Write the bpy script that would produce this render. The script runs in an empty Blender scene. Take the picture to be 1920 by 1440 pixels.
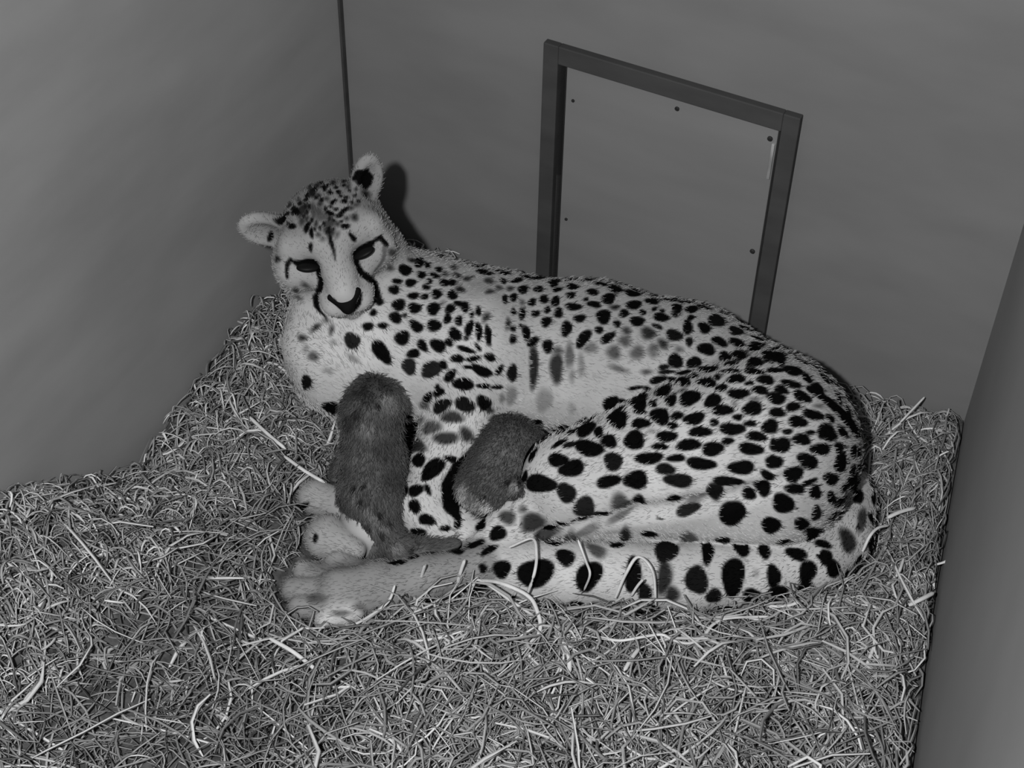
import bpy, bmesh, math, random
import numpy as np
from mathutils import Vector, Matrix
from mathutils.bvhtree import BVHTree

random.seed(7)
RNG = np.random.default_rng(11)
SC = bpy.context.scene

# ------------------------------------------------------------------ camera, light, exposure
FPX = 3000.0                                # focal length in pixels of the 1920x1440 frame
HC = 1.77                                   # camera height above the den floor
TH = math.atan(FPX / 3114.0)                # pitch below the horizon
ROLL = math.radians(1.3)
_r = np.array([1.0, 0, 0]); FW = np.array([0, math.cos(TH), -math.sin(TH)]); _u = np.array([0, math.sin(TH), math.cos(TH)])
RT = math.cos(ROLL) * _r + math.sin(ROLL) * _u
UP = -math.sin(ROLL) * _r + math.cos(ROLL) * _u
CAM = np.array([0, 0, HC])
cd = bpy.data.cameras.new('den_camera')
cd.sensor_fit = 'HORIZONTAL'; cd.sensor_width = 36.0; cd.lens = 36.0 * FPX / 1920.0
cd.clip_start = 0.02; cd.clip_end = 50
cam = bpy.data.objects.new('den_camera', cd)
SC.collection.objects.link(cam)
m = Matrix.Identity(4)
for i in range(3):
    m[i][0] = RT[i]; m[i][1] = UP[i]; m[i][2] = -FW[i]; m[i][3] = CAM[i]
cam.matrix_world = m
SC.camera = cam

w = bpy.data.worlds.new('den_world'); SC.world = w
w.use_nodes = True
w.node_tree.nodes['Background'].inputs[0].default_value = (0.5, 0.5, 0.5, 1)
w.node_tree.nodes['Background'].inputs[1].default_value = 0.05

def lamp(name, loc, target, energy, size, spread=180):
    ld = bpy.data.lights.new(name, 'AREA'); ld.shape = 'DISK'; ld.size = size; ld.energy = energy
    ld.spread = math.radians(spread)
    o = bpy.data.objects.new(name, ld); SC.collection.objects.link(o)
    o.location = loc
    d = Vector(target) - Vector(loc)
    o.rotation_euler = d.to_track_quat('-Z', 'Y').to_euler()
    return o
# the night-vision lamp of the den camera, just left of the lens
lamp('night_vision_lamp', tuple(CAM + np.array([-0.25, 0.02, 0.09])), (0.0, 1.55, 0.15), 44.0, 0.07)

SC.view_settings.view_transform = 'Standard'
SC.view_settings.look = 'None'
SC.view_settings.gamma = 1.0
SC.view_settings.use_curve_mapping = False
SC.view_settings.exposure = 0.0

# ------------------------------------------------------------------ helpers
def ray(x, y):
    return (x - 960) / FPX * RT - (y - 720) / FPX * UP + FW
def P(x, y, z):
    """the point at height z that the photo shows at pixel x, y"""
    d = ray(x, y); return CAM + d * ((z - CAM[2]) / d[2])
def hit_plane(x, y, p0, n):
    d = ray(x, y); return CAM + d * (np.dot(p0 - CAM, n) / np.dot(d, n))
def projpx(V):
    v = V - CAM; wv = v @ FW
    return 960 + FPX * (v @ RT) / wv, 720 - FPX * (v @ UP) / wv

def tag(o, label=None, cat=None, group=None, kind=None):
    if label: o['label'] = label
    if cat: o['category'] = cat
    if group: o['group'] = group
    if kind: o['kind'] = kind
    return o
def empty(name, loc):
    o = bpy.data.objects.new(name, None); SC.collection.objects.link(o)
    o.location = tuple(loc); o.empty_display_size = 0.05
    return o
def mesh_obj(name, V, F, mat, parent=None, smooth=True, origin=None):
    V = np.asarray(V, dtype=np.float64)
    org = np.zeros(3)
    if parent is not None: org = np.array(parent.location)
    elif origin is not None: org = np.asarray(origin, float)
    me = bpy.data.meshes.new(name)
    if isinstance(F, list):
        me.from_pydata((V - org).tolist(), [], F)
    else:
        n = len(F)
        me.vertices.add(len(V)); me.vertices.foreach_set('co', (V - org).astype(np.float32).ravel())
        me.loops.add(n * 4); me.loops.foreach_set('vertex_index', F.astype(np.int32).ravel())
        me.polygons.add(n); me.polygons.foreach_set('loop_start', np.arange(0, n * 4, 4, dtype=np.int32))
        me.update(calc_edges=True)
    me.update()
    if smooth: me.polygons.foreach_set('use_smooth', np.ones(len(me.polygons), bool))
    me.materials.append(mat)
    o = bpy.data.objects.new(name, me); SC.collection.objects.link(o)
    if parent is not None: o.parent = parent
    else: o.location = tuple(org)
    return o
def set_attr(o, name, vals):
    a = o.data.attributes.new(name, 'FLOAT', 'POINT'); a.data.foreach_set('value', np.asarray(vals, np.float32))

def mat_new(name, rough=0.8):
    mt = bpy.data.materials.new(name); mt.use_nodes = True
    nt = mt.node_tree; b = nt.nodes['Principled BSDF']
    b.inputs['Roughness'].default_value = rough
    b.inputs['Specular IOR Level'].default_value = 0.15
    return mt, nt, b
def g(v): return (v, v, v, 1)
def nd(nt, t, **kw):
    n = nt.nodes.new(t)
    for k, v in kw.items(): setattr(n, k, v)
    return n
def noise_mat(name, lo, hi, scale=(10, 10, 10), detail=4, rough=0.8, bump=0.0, bscale=200, bdist=0.001, spec=0.15, p0=0.3, p1=0.7):
    mt, nt, b = mat_new(name, rough); b.inputs['Specular IOR Level'].default_value = spec
    tc = nd(nt, 'ShaderNodeTexCoord'); mp = nd(nt, 'ShaderNodeMapping'); mp.inputs['Scale'].default_value = scale
    nz = nd(nt, 'ShaderNodeTexNoise'); nz.inputs['Scale'].default_value = 1.0; nz.inputs['Detail'].default_value = detail
    cr = nd(nt, 'ShaderNodeValToRGB'); cr.color_ramp.elements[0].color = g(lo); cr.color_ramp.elements[1].color = g(hi)
    cr.color_ramp.elements[0].position = p0; cr.color_ramp.elements[1].position = p1
    nt.links.new(tc.outputs['Object'], mp.inputs[0]); nt.links.new(mp.outputs[0], nz.inputs['Vector'])
    nt.links.new(nz.outputs['Fac'], cr.inputs[0]); nt.links.new(cr.outputs[0], b.inputs['Base Color'])
    if bump:
        n2 = nd(nt, 'ShaderNodeTexNoise'); n2.inputs['Scale'].default_value = bscale; n2.inputs['Detail'].default_value = 2
        bp = nd(nt, 'ShaderNodeBump'); bp.inputs['Strength'].default_value = bump; bp.inputs['Distance'].default_value = bdist
        nt.links.new(tc.outputs['Object'], n2.inputs['Vector']); nt.links.new(n2.outputs['Fac'], bp.inputs['Height'])
        nt.links.new(bp.outputs[0], b.inputs['Normal'])
    return mt

# ------------------------------------------------------------------ the den: walls and door
A = math.radians(27.0)
BD = np.array([math.cos(A), -math.sin(A), 0])          # along the back wall, to the right
BN = np.array([math.sin(A), math.cos(A), 0])           # out of the room through the back wall
Z3 = np.array([0, 0, 1.0])
PB = P(1815, 765, 0.12)                                # a point of the back wall
BH = lambda x, y: hit_plane(x, y, PB, BN)
CL = BH(655, 250); CL[2] = 0                           # back left corner
CR = BH(1829, 720); CR[2] = 0                          # back right corner
LDIR = -BN.copy()                                      # left wall, towards the camera
LN = -BD.copy()                                        # out through the left wall
R2 = P(1742, 1240, 0.06); R2[2] = 0
RDIR = (R2 - CR) / np.linalg.norm(R2 - CR)
RN = np.array([-RDIR[1], RDIR[0], 0])                  # out through the right wall
if RN[0] < 0: RN = -RN
LH = lambda x, y: hit_plane(x, y, CL, LN)

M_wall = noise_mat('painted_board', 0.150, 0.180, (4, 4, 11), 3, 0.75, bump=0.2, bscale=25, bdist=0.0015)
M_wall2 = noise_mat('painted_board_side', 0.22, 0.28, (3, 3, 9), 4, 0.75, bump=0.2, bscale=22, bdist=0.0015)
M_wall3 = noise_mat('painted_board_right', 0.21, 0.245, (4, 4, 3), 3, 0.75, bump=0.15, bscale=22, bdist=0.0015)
M_panel = noise_mat('door_board', 0.168, 0.19, (3, 3, 18), 3, 0.7, bump=0.2, bscale=30, bdist=0.0015)
M_frame = noise_mat('dark_painted_wood', 0.044, 0.06, (8, 8, 30), 4, 0.7)
M_metal = noise_mat('bare_metal_strip', 0.2, 0.5, (60, 60, 12), 3, 0.35, spec=0.6)
M_screw = noise_mat('dark_screw', 0.015, 0.03, (200, 200, 200), 1, 0.6)
M_seam = noise_mat('dark_joint_filler', 0.035, 0.06, (4, 4, 20), 3, 0.9)
M_floor = noise_mat('den_floor', 0.06, 0.1, (6, 6, 6), 4, 0.9)

def box_verts(o, ax, ay, az):
    return [o + ax * i + ay * j + az * k for k in (0, 1) for j in (0, 1) for i in (0, 1)]
BOXF = [(0, 2, 3, 1), (4, 5, 7, 6), (0, 1, 5, 4), (2, 6, 7, 3), (0, 4, 6, 2), (1, 3, 7, 5)]
def boxes(name, lst, mat, parent=None, bevel=0.0, origin=None):
    bm = bmesh.new()
    for (o, ax, ay, az) in lst:
        vs = [bm.verts.new(v) for v in box_verts(np.asarray(o, float), ax, ay, az)]
        for f in BOXF: bm.faces.new([vs[i] for i in f])
    bmesh.ops.recalc_face_normals(bm, faces=bm.faces)
    if bevel: bmesh.ops.bevel(bm, geom=bm.edges[:], offset=bevel, segments=2, affect='EDGES', profile=0.5)
    V = np.array([v.co[:] for v in bm.verts]); bm.verts.index_update()
    F = [tuple(v.index for v in f.verts) for f in bm.faces]; bm.free()
    return mesh_obj(name, V, F, mat, parent, smooth=False, origin=origin)

WH = 2.3
T = 0.02
def s_of(x, y): return float(np.dot(BH(x, y) - CL, BD))
BL = float(np.dot(CR - CL, BD))
sj0, sj1 = s_of(1019, 260), s_of(1046, 260)           # left post of the frame
sp0, sp1 = s_of(1059, 260), s_of(1459, 260)           # door panel
sr0, sr1 = s_of(1466, 260), s_of(1499, 260)           # right post
zt0 = float(BH(1462, 237)[2]); zt1 = float(BH(1503, 214)[2])   # top rail
zp1 = zt0 - 0.002
def wp(s, z, out=0.0): return CL + BD * s + Z3 * z - BN * out
# back wall with the doorway cut out of it
op0, op1, opz = sj1, sr0, zt0
back = boxes('wall_back', [
    (wp(0, 0), BD * op0, BN * T, Z3 * WH),
    (wp(op1, 0), BD * (BL - op1), BN * T, Z3 * WH),
    (wp(op0, opz), BD * (op1 - op0), BN * T, Z3 * (WH - opz))], M_wall, origin=CL)
tag(back, kind='structure')
LL = 1.95
left = boxes('wall_left', [(CL, LN * T, LDIR * LL, Z3 * WH)], M_wall2, origin=CL); tag(left, kind='structure')
RL = 1.95
right = boxes('wall_right', [(CR, RN * T, RDIR * RL, Z3 * WH)], M_wall3, origin=CR); tag(right, kind='structure')
CLn = CL + LDIR * LL; CRn = CR + RDIR * RL
fl = mesh_obj('floor', [CL + LN * T + BN * T, CLn + LN * T, CRn + RN * T, CR + RN * T + BN * T] +
              [p - Z3 * 0.03 for p in (CL + LN * T + BN * T, CLn + LN * T, CRn + RN * T, CR + RN * T + BN * T)],
              [(0, 1, 2, 3), (4, 7, 6, 5), (0, 4, 5, 1), (1, 5, 6, 2), (2, 6, 7, 3), (3, 7, 4, 0)], M_floor, smooth=False)
tag(fl, kind='structure')
# dark hollow behind the doorway: a shallow boxed passage
M_void = noise_mat('unlit_passage', 0.01, 0.015, (5, 5, 5), 2, 0.95)
pv = boxes('wall_passage', [
    (wp(op0 - 0.03, 0, -0.30), BD * (op1 - op0 + 0.06), BN * 0.01, Z3 * (opz + 0.03)),
    (wp(op0 - 0.03, 0, -T), BD * 0.01, BN * 0.28, Z3 * (opz + 0.03)),
    (wp(op1 + 0.02, 0, -T), BD * 0.01, BN * 0.28, Z3 * (opz + 0.03)),
    (wp(op0 - 0.03, opz + 0.02, -T), BD * (op1 - op0 + 0.06), BN * 0.28, Z3 * 0.01)], M_void, origin=CL)
tag(pv, kind='structure')

seam = boxes('trim_1', [(CL + LDIR * 0.0, BD * 0.004, LDIR * 0.009, Z3 * WH)], M_seam, origin=CL)
tag(seam, kind='structure')
door = empty('door_1', wp((sj0 + sr1) / 2, 0)); tag(door, kind='structure')
FT = 0.012
fr = boxes('door_frame', [
    (wp(sj0, 0, FT), BD * (sj1 - sj0), BN * (FT + T), Z3 * zt1),
    (wp(sr0, 0, FT), BD * (sr1 - sr0), BN * (FT + T), Z3 * zt1),
    (wp(sj1, zt0, FT), BD * (sr0 - sj1), BN * (FT + T), Z3 * (zt1 - zt0))], M_frame, door, bevel=0.0015)
fr['label'] = 'dark painted wooden frame'
pn = boxes('door_panel', [(wp(sp0, 0.0, 0.004), BD * (sp1 - sp0), BN * 0.012, Z3 * zp1)], M_panel, door, bevel=0.001)
def screw(x, y, r=0.004):
    c = BH(x, y); s = float(np.dot(c - CL, BD)); z = float(c[2])
    V = []; F = []
    n = 12
    for k, (rr, oo) in enumerate(((r, 0.003), (r, 0.0055), (r * 0.6, 0.0068))):
        for i in range(n):
            a = 2 * math.pi * i / n
            V.append(wp(s + rr * math.cos(a), z + rr * math.sin(a), oo))
    for k in range(2):
        for i in range(n):
            F.append((k * n + i, k * n + (i + 1) % n, (k + 1) * n + (i + 1) % n, (k + 1) * n + i))
    F.append(tuple(range(2 * n, 3 * n)))
    o = mesh_obj('screw', V, F, M_screw, door, smooth=False)
    return o
for (x, y, r) in ((1272, 201, 0.0035), (1446, 257, 0.004), (1413, 468, 0.004), (1059 + 5, 408, 0.0025), (1077, 186, 0.0025)):
    screw(x, y, r).parent = pn
ms = boxes('latch_strip', [(wp(sp1 - 0.006, zp1 - 0.085, 0.0075), BD * 0.0045, BN * 0.004, Z3 * 0.06)], M_metal, door, bevel=0.0008)
ms['label'] = 'bright worn metal strip'

def tubes(paths, radii, sides=3, flat=0.6):
    """paths (n,k,3), radii (n,) -> verts, quads of tapered tubes"""
    n, k, _ = paths.shape
    tan = np.gradient(paths, axis=1); tan /= np.linalg.norm(tan, axis=2, keepdims=True) + 1e-9
    ref = np.array([0, 0, 1.0]) + 0.3 * RNG.normal(size=(n, 1, 3))
    s1 = np.cross(tan, ref); s1 /= np.linalg.norm(s1, axis=2, keepdims=True) + 1e-9
    s2 = np.cross(s1, tan)
    prof = np.ones(k); prof[0] = 0.7; prof[-1] = 0.35
    V = []
    for j in range(sides):
        a = 2 * math.pi * j / sides
        V.append(paths + (s1 * math.cos(a) + s2 * math.sin(a) * flat) * (radii[:, None] * prof[None])[..., None])
    V = np.stack(V, 2)
    ii = np.arange(n * k * sides).reshape(n, k, sides)
    Q = []
    for j in range(sides):
        j2 = (j + 1) % sides
        Q.append(np.stack([ii[:, :-1, j], ii[:, 1:, j], ii[:, 1:, j2], ii[:, :-1, j2]], -1).reshape(-1, 4))
    return V.reshape(-1, 3), np.concatenate(Q)


# ------------------------------------------------------------------ implicit surface modelling
class Sdf:
    def __init__(self, lo, hi, h):
        self.lo = np.asarray(lo, float); self.h = h
        self.n = np.ceil((np.asarray(hi) - self.lo) / h).astype(int) + 1
        self.f = np.full(self.n, 1.0, np.float32); self.segs = []
    def _sub(self, lo, hi):
        a = np.maximum(np.floor((lo - self.lo) / self.h).astype(int), 0)
        b = np.minimum(np.ceil((hi - self.lo) / self.h).astype(int) + 1, self.n)
        sl = tuple(slice(a[i], b[i]) for i in range(3))
        ax = [(self.lo[i] + self.h * np.arange(a[i], b[i])).astype(np.float32) for i in range(3)]
        return sl, ax[0][:, None, None], ax[1][None, :, None], ax[2][None, None, :]
    def _mix(self, sl, d, k, sub=False):
        f = self.f[sl]
        if f.size == 0: return
        if sub:
            d = -d
            hh = np.clip(0.5 - 0.5 * (f - d) / k, 0, 1)
            self.f[sl] = f * (1 - hh) + d * hh + k * hh * (1 - hh)
        else:
            hh = np.clip(0.5 + 0.5 * (f - d) / k, 0, 1)
            self.f[sl] = f * (1 - hh) + d * hh - k * hh * (1 - hh)
    def cone(self, a, ra, b, rb, k=0.02, sub=False):
        a = np.asarray(a, float); b = np.asarray(b, float)
        mg = k + 6 * self.h
        lo = np.minimum(a - ra, b - rb) - mg; hi = np.maximum(a + ra, b + rb) + mg
        sl, X, Y, Z = self._sub(lo, hi)
        ba = b - a; L2 = max(ba @ ba, 1e-12)
        t = np.clip(((X - a[0]) * ba[0] + (Y - a[1]) * ba[1] + (Z - a[2]) * ba[2]) / L2, 0, 1)
        d = np.sqrt((X - a[0] - t * ba[0]) ** 2 + (Y - a[1] - t * ba[1]) ** 2 + (Z - a[2] - t * ba[2]) ** 2) - (ra + (rb - ra) * t)
        self._mix(sl, d, k, sub)
    def chain(self, pts, k=0.02, flow=1):
        for (a, ra), (b, rb) in zip(pts[:-1], pts[1:]):
            self.cone(a, ra, b, rb, k); self.flow(a, ra, b, rb, flow)
    def flow(self, a, ra, b, rb, sign=1):
        d = np.asarray(b) - np.asarray(a); self.segs.append((np.asarray(a), ra, np.asarray(b), rb, sign * d / (np.linalg.norm(d) + 1e-9)))
    def ell(self, c, r, M=None, k=0.02, sub=False):
        c = np.asarray(c, float); r = np.asarray(r, float)
        M = np.eye(3) if M is None else M          # rows: local axes in world
        R = r.max() + k + 6 * self.h
        sl, X, Y, Z = self._sub(c - R, c + R)
        X = X - c[0]; Y = Y - c[1]; Z = Z - c[2]
        q = [M[i][0] * X + M[i][1] * Y + M[i][2] * Z for i in range(3)]
        k0 = np.sqrt(sum((q[i] / r[i]) ** 2 for i in range(3))) + 1e-6
        k1 = np.sqrt(sum((q[i] / r[i] ** 2) ** 2 for i in range(3))) + 1e-6
        self._mix(sl, k0 * (k0 - 1) / k1, k, sub)
    def sample(self, pts):
        q = (np.asarray(pts) - self.lo) / self.h
        i = np.floor(q).astype(int); ok = np.all((i >= 0) & (i < self.n - 1), axis=-1)
        i = np.clip(i, 0, self.n - 2); t = np.clip(q - i, 0, 1)
        r = 0
        for a in (0, 1):
            for b in (0, 1):
                for c in (0, 1):
                    wgt = (t[..., 0] if a else 1 - t[..., 0]) * (t[..., 1] if b else 1 - t[..., 1]) * (t[..., 2] if c else 1 - t[..., 2])
                    r = r + wgt * self.f[i[..., 0] + a, i[..., 1] + b, i[..., 2] + c]
        return np.where(ok, r, 1.0)
    def carve(self, other, gap=0.002):
        ax = [self.lo[i] + self.h * np.arange(self.n[i]) for i in range(3)]
        pts = np.stack(np.meshgrid(*ax, indexing='ij'), -1)
        self.f = np.maximum(self.f, (gap - other.sample(pts)).astype(np.float32))
    def mesh(self):
        f = self.f; n = f.shape
        s = f < 0
        # cells with a sign change
        c = np.zeros(tuple(np.array(n) - 1), np.int8)
        for i in (0, 1):
            for j in (0, 1):
                for k in (0, 1):
                    c += s[i:n[0] - 1 + i, j:n[1] - 1 + j, k:n[2] - 1 + k]
        act = (c > 0) & (c < 8)
        ci = np.argwhere(act); vid = np.full(act.shape, -1, np.int64); vid[act] = np.arange(len(ci))
        acc = np.zeros((len(ci), 3)); cnt = np.zeros(len(ci))
        cor = [(i, j, k) for i in (0, 1) for j in (0, 1) for k in (0, 1)]
        val = {q: f[ci[:, 0] + q[0], ci[:, 1] + q[1], ci[:, 2] + q[2]].astype(float) for q in cor}
        for q in cor:
            for ax in range(3):
                if q[ax] == 0:
                    q2 = list(q); q2[ax] = 1; q2 = tuple(q2)
                    a, b = val[q], val[q2]; mk = (a < 0) != (b < 0)
                    t = np.where(mk, a / np.where(mk, a - b, 1), 0)
                    p = np.tile(np.array(q, float), (len(ci), 1)); p[:, ax] = t
                    acc[mk] += p[mk]; cnt[mk] += 1
        V = self.lo + self.h * (ci + acc / cnt[:, None])
        F = []
        for ax in range(3):
            o1, o2 = [(1, 2), (2, 0), (0, 1)][ax]
            a = [slice(None)] * 3; b = [slice(None)] * 3
            a[ax] = slice(0, n[ax] - 1); b[ax] = slice(1, n[ax])
            sa = s[tuple(a)]; sb = s[tuple(b)]
            e = np.argwhere(sa != sb)
            e = e[(e[:, o1] > 0) & (e[:, o2] > 0) & (e[:, o1] < n[o1] - 1) & (e[:, o2] < n[o2] - 1)]
            fl_ = sa[e[:, 0], e[:, 1], e[:, 2]]
            def cell(d1, d2):
                q = e.copy(); q[:, o1] += d1; q[:, o2] += d2
                return vid[q[:, 0], q[:, 1], q[:, 2]]
            Q = np.stack([cell(-1, -1), cell(0, -1), cell(0, 0), cell(-1, 0)], -1)
            Q[~fl_] = Q[~fl_][:, ::-1]
            F.append(Q)
        F = np.concatenate(F)
        # light smoothing
        e = np.concatenate([F[:, [0, 1]], F[:, [1, 2]], F[:, [2, 3]], F[:, [3, 0]]])
        for lam in (0.5, -0.35, 0.5, -0.35):
            sm = np.zeros_like(V); ct = np.zeros(len(V))
            for ax in range(3):
                sm[:, ax] = np.bincount(e[:, 0], V[e[:, 1], ax], len(V)) + np.bincount(e[:, 1], V[e[:, 0], ax], len(V))
            ct = np.bincount(e[:, 0], minlength=len(V)) + np.bincount(e[:, 1], minlength=len(V))
            V = V + lam * (sm / ct[:, None] - V)
        return V, F

def vnormals(V, F):
    n = np.cross(V[F[:, 2]] - V[F[:, 0]], V[F[:, 3]] - V[F[:, 1]])
    N = np.zeros_like(V)
    for j in range(4):
        for ax in range(3): N[:, ax] += np.bincount(F[:, j], n[:, ax], len(V))
    return N / (np.linalg.norm(N, axis=1, keepdims=True) + 1e-12)

def fur_strands(segs, V, N, n, length, rad, lift, jitter, keep=None, avoid=()):
    """short lying hairs rooted on a coat; returns paths, radii and root indices"""
    idx = RNG.integers(0, len(V), n)
    if keep is not None: idx = idx[keep(V[idx])]
    n = len(idx); p = V[idx]; nn = N[idx]
    D = np.zeros((n, 3))
    for (a, ra, b, rb, d) in segs:
        ba = b - a; t = np.clip((p - a) @ ba / max(ba @ ba, 1e-12), 0, 1)
        dist = np.maximum(np.linalg.norm(p - a - t[:, None] * ba, axis=1) - (ra + (rb - ra) * t), 0)
        D += np.exp(-dist / .012)[:, None] * d
    D += 1e-3
    D -= nn * (D * nn).sum(1, keepdims=True)
    D /= np.linalg.norm(D, axis=1, keepdims=True) + 1e-9
    D = D + jitter * RNG.normal(size=(n, 3))
    D /= np.linalg.norm(D, axis=1, keepdims=True)
    L = (length(p) if callable(length) else length) * RNG.uniform(.7, 1.25, n)
    L = L[:, None]
    p1 = p + D * L * .5 + nn * L * lift
    p2 = p + D * L + nn * L * lift * 1.1
    path = np.stack([p - nn * .001, p1, p2], 1)
    ok = np.ones(n, bool)
    for o in avoid: ok &= (o.sample(path) > .0055).all(1)
    ok &= (path[..., 2] > bed(path[..., 0], path[..., 1]) + .003).all(1)
    return path[ok], np.full(int(ok.sum()), rad), idx[ok]

# ------------------------------------------------------------------ the cheetah
def unit(v): v = np.asarray(v, float); return v / np.linalg.norm(v)
# head frame: hx to the picture right, hy towards the crown, hz out of the nose
HCEN = P(628, 452, 0.345)
hz = unit(0.15 * RT - 0.60 * UP - 0.79 * FW)
hx = unit(np.cross(unit(-0.20 * RT + 0.78 * UP - 0.58 * FW), hz)); hy = np.cross(hz, hx)
HS = 1.06
def H(x, y, z): return HCEN + HS * (hx * x + hy * y + hz * z)
HM = np.stack([hx, hy, hz])
body = Sdf((-0.42, 1.14, -0.005), (0.56, 2.02, 0.46), 0.0026)
def Q(x, y, z, r): return (P(x, y, z), r)
body.chain([Q(1432, 810, .145, .120), Q(1280, 712, .14, .106), Q(1110, 672, .14, .108), Q(910, 655, .15, .112), Q(770, 632, .165, .118)], 0.04, -1)
body.chain([Q(770, 632, .165, .118), Q(655, 668, .145, .092)], 0.04, -1)          # chest
body.chain([Q(712, 612, .20, .096), (H(-0.006, -0.030, -0.055), .058)], 0.035, -1)   # neck
body.cone(P(600, 640, .19), .050, H(-.02, -.07, -.01), .045, .04)             # throat
body.ell(P(870, 660, .19), (.095, .085, .095), None, 0.03)                    # shoulder
body.cone(P(1420, 846, .15), .143, P(1072, 905, .115), .072, 0.012); body.flow(P(1072, 905, .115), .072, P(1420, 846, .15), .143)           # thigh
body.chain([Q(1040, 938, .08, .052), Q(1240, 985, .06, .045), Q(1440, 985, .055, .045)], 0.015)   # shank
body.cone(P(1010, 945, .085), .048, P(902, 1032, .055), .026, 0.012)
body.chain([Q(1000, 1040, .055, .026), Q(900, 1060, .06, .026), Q(800, 1084, .062, .029), Q(710, 1102, .06, .033), Q(640, 1112, .058, .035)], 0.012)   # hind foot
for (a, b) in (((640, 1086), (572, 1076)), ((625, 1108), (550, 1105)), ((630, 1133), (563, 1138)), ((660, 1143), (612, 1156))):
    body.cone(P(a[0], a[1], .062), .018, P(b[0], b[1], .05), .0165, 0.006)
# tail wrapped round the rump
body.chain([Q(1545, 860, .08, .045), Q(1584, 940, .055, .044), Q(1576, 1005, .052, .044), Q(1520, 1055, .052, .045), Q(1430, 1076, .052, .046),
            Q(1310, 1082, .052, .046), Q(1190, 1080, .052, .045), Q(1080, 1076, .05, .044), Q(990, 1074, .048, .042), Q(930, 1064, .045, .032)], 0.006)
# near foreleg
body.chain([Q(880, 690, .16, .075), Q(862, 790, .11, .054), Q(822, 885, .08, .042), Q(797, 950, .067, .040), Q(815, 982, .06, .038), Q(862, 985, .058, .031)], 0.014)
# far foreleg, its paw left of the cub
body.chain([Q(690, 750, .10, .048), Q(690, 900, .07, .036), Q(682, 1000, .055, .036)], 0.02)
for (a, ra, b, rb) in (((592, 932), .025, (640, 946), .022), ((616, 1008), .032, (664, 1030), .017), ((634, 1062), .021, (684, 1072), .014)):
    body.cone(P(a[0], a[1], .062), ra, P(b[0], b[1], .066), rb, 0.005); body.flow(P(b[0], b[1], .064), rb, P(a[0], a[1], .06), ra)
# the fold between thigh and shank
def surf(x, y):
    d = ray(x, y); d = d / np.linalg.norm(d)
    t = np.arange(1.4, 2.7, .003); v = body.sample(CAM + t[:, None] * d)
    k = np.argmax(v < 0); return CAM + t[k] * d
FOLD = [surf(*q) for q in ((1020, 1004), (1100, 985), (1190, 962), (1300, 948), (1400, 925), (1470, 900))]
for a, b, ra, rb in zip(FOLD[:-1], FOLD[1:], (.004, .008, .010, .009, .006), (.008, .010, .009, .006, .003)):
    body.cone(a, ra, b, rb, .018, True)
# head
def HE(x, y, z, rx, ry, rz, k, sub=False): body.ell(H(x, y, z), HS * np.array([rx, ry, rz]), HM, k, sub)
def HC_(a, ra, b, rb, k): body.cone(H(*a), HS * ra, H(*b), HS * rb, k)
HE(0, .008, -.026, .070, .058, .072, .02)
HE(0, .027, .010, .052, .034, .040, .03)                         # forehead
for sx in (-1, 1):
    HE(sx * .045 - .006, -.014, .008, .037, .040, .042, .025)            # cheek
    HC_((sx * .014, .032, .046), .018, (sx * .050, .026, .030), .020, .02)      # brow
    HC_((sx * .030, -.014, .052), .016, (sx * .056, -.006, .030), .020, .018)   # under the eye
    HC_((sx * .050, -.045, -.02), .036, (sx * .03, -.07, .0), .028, .03)        # ruff
HC_((0, .026, .040), .030, (0, -.020, .088), .019, .014)          # nose bridge
HE(0, -.040, .066, .036, .026, .034, .016)                        # muzzle
for sx in (-1, 1): HE(sx * .016, -.044, .080, .017, .015, .018, .010)
HC_((0, -.056, .052), .024, (0, -.064, .066), .015, .012)         # chin
for sx in (-1, 1):
    HE(sx * .037, .010, .068, .015, .008, .012, .010, True)       # eye socket
def ear(base, tip, front, wid, thick, length):
    up = unit(tip - base); fr = unit(front - up * np.dot(front, up)); sd = np.cross(up, fr)
    c = base + up * length * .42
    M = np.stack([sd, up, fr])
    body.ell(c, (wid, length * .64, thick), M, 0.012)
    body.ell(c + fr * thick * 1.0 + up * length * .02, (wid * .74, length * .48, thick * .85), M, 0.006, sub=True)
ear(H(-.064, .016, -.026), H(-.120, .046, -.030), hz * .9 - hx * .1 - hy * .25, .030, .016, .062)
ear(H(.054, .036, -.034), H(.070, .080, -.042), hz * .7 + hx * .55 + hy * .1, .027, .015, .058)
for sx in (-1, 1): body.flow(H(sx * .012, -.035, .095), .02, H(sx * .060, .010, -.05), .06)
body.flow(H(0, -.02, .09), .02, H(0, .06, -.05), .05)
BV, BF = body.mesh()
BNRM = vnormals(BV, BF)

# the cubs' bodies, shaped so that they only touch their mother
def Cub(pts, m=.08):
    p = np.array([P(*q) for q in pts]); return Sdf(p.min(0) - m, p.max(0) + m, 0.0022)
cub_a = Cub([(700, 760, .15), (695, 985, .06), (612, 900, .06), (850, 1036, .035)])
cub_a.chain([Q(701, 738, .190, .027), Q(697, 772, .172, .040), Q(696, 805, .150, .036), Q(699, 860, .118, .042), Q(699, 930, .086, .046), Q(702, 985, .062, .043)], 0.015)
cub_a.cone(P(722, 750, .190), .022, P(738, 757, .184), .015, 0.012)          # muzzle turned to the chest
for (x, y) in ((668, 742), (734, 736)): cub_a.ell(P(x, y, .19), (.013, .009, .013), None, 0.006)   # ears
cub_a.chain([Q(655, 850, .09, .018), Q(640, 890, .075, .014), Q(632, 930, .066, .012)], 0.01)   # foreleg
cub_a.chain([Q(740, 870, .09, .020), Q(748, 905, .075, .015)], 0.01)
cub_a.chain([Q(715, 1000, .055, .032), Q(748, 1030, .055, .021), Q(800, 1036, .062, .019), Q(850, 1026, .064, .014)], 0.012)   # tail
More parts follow.
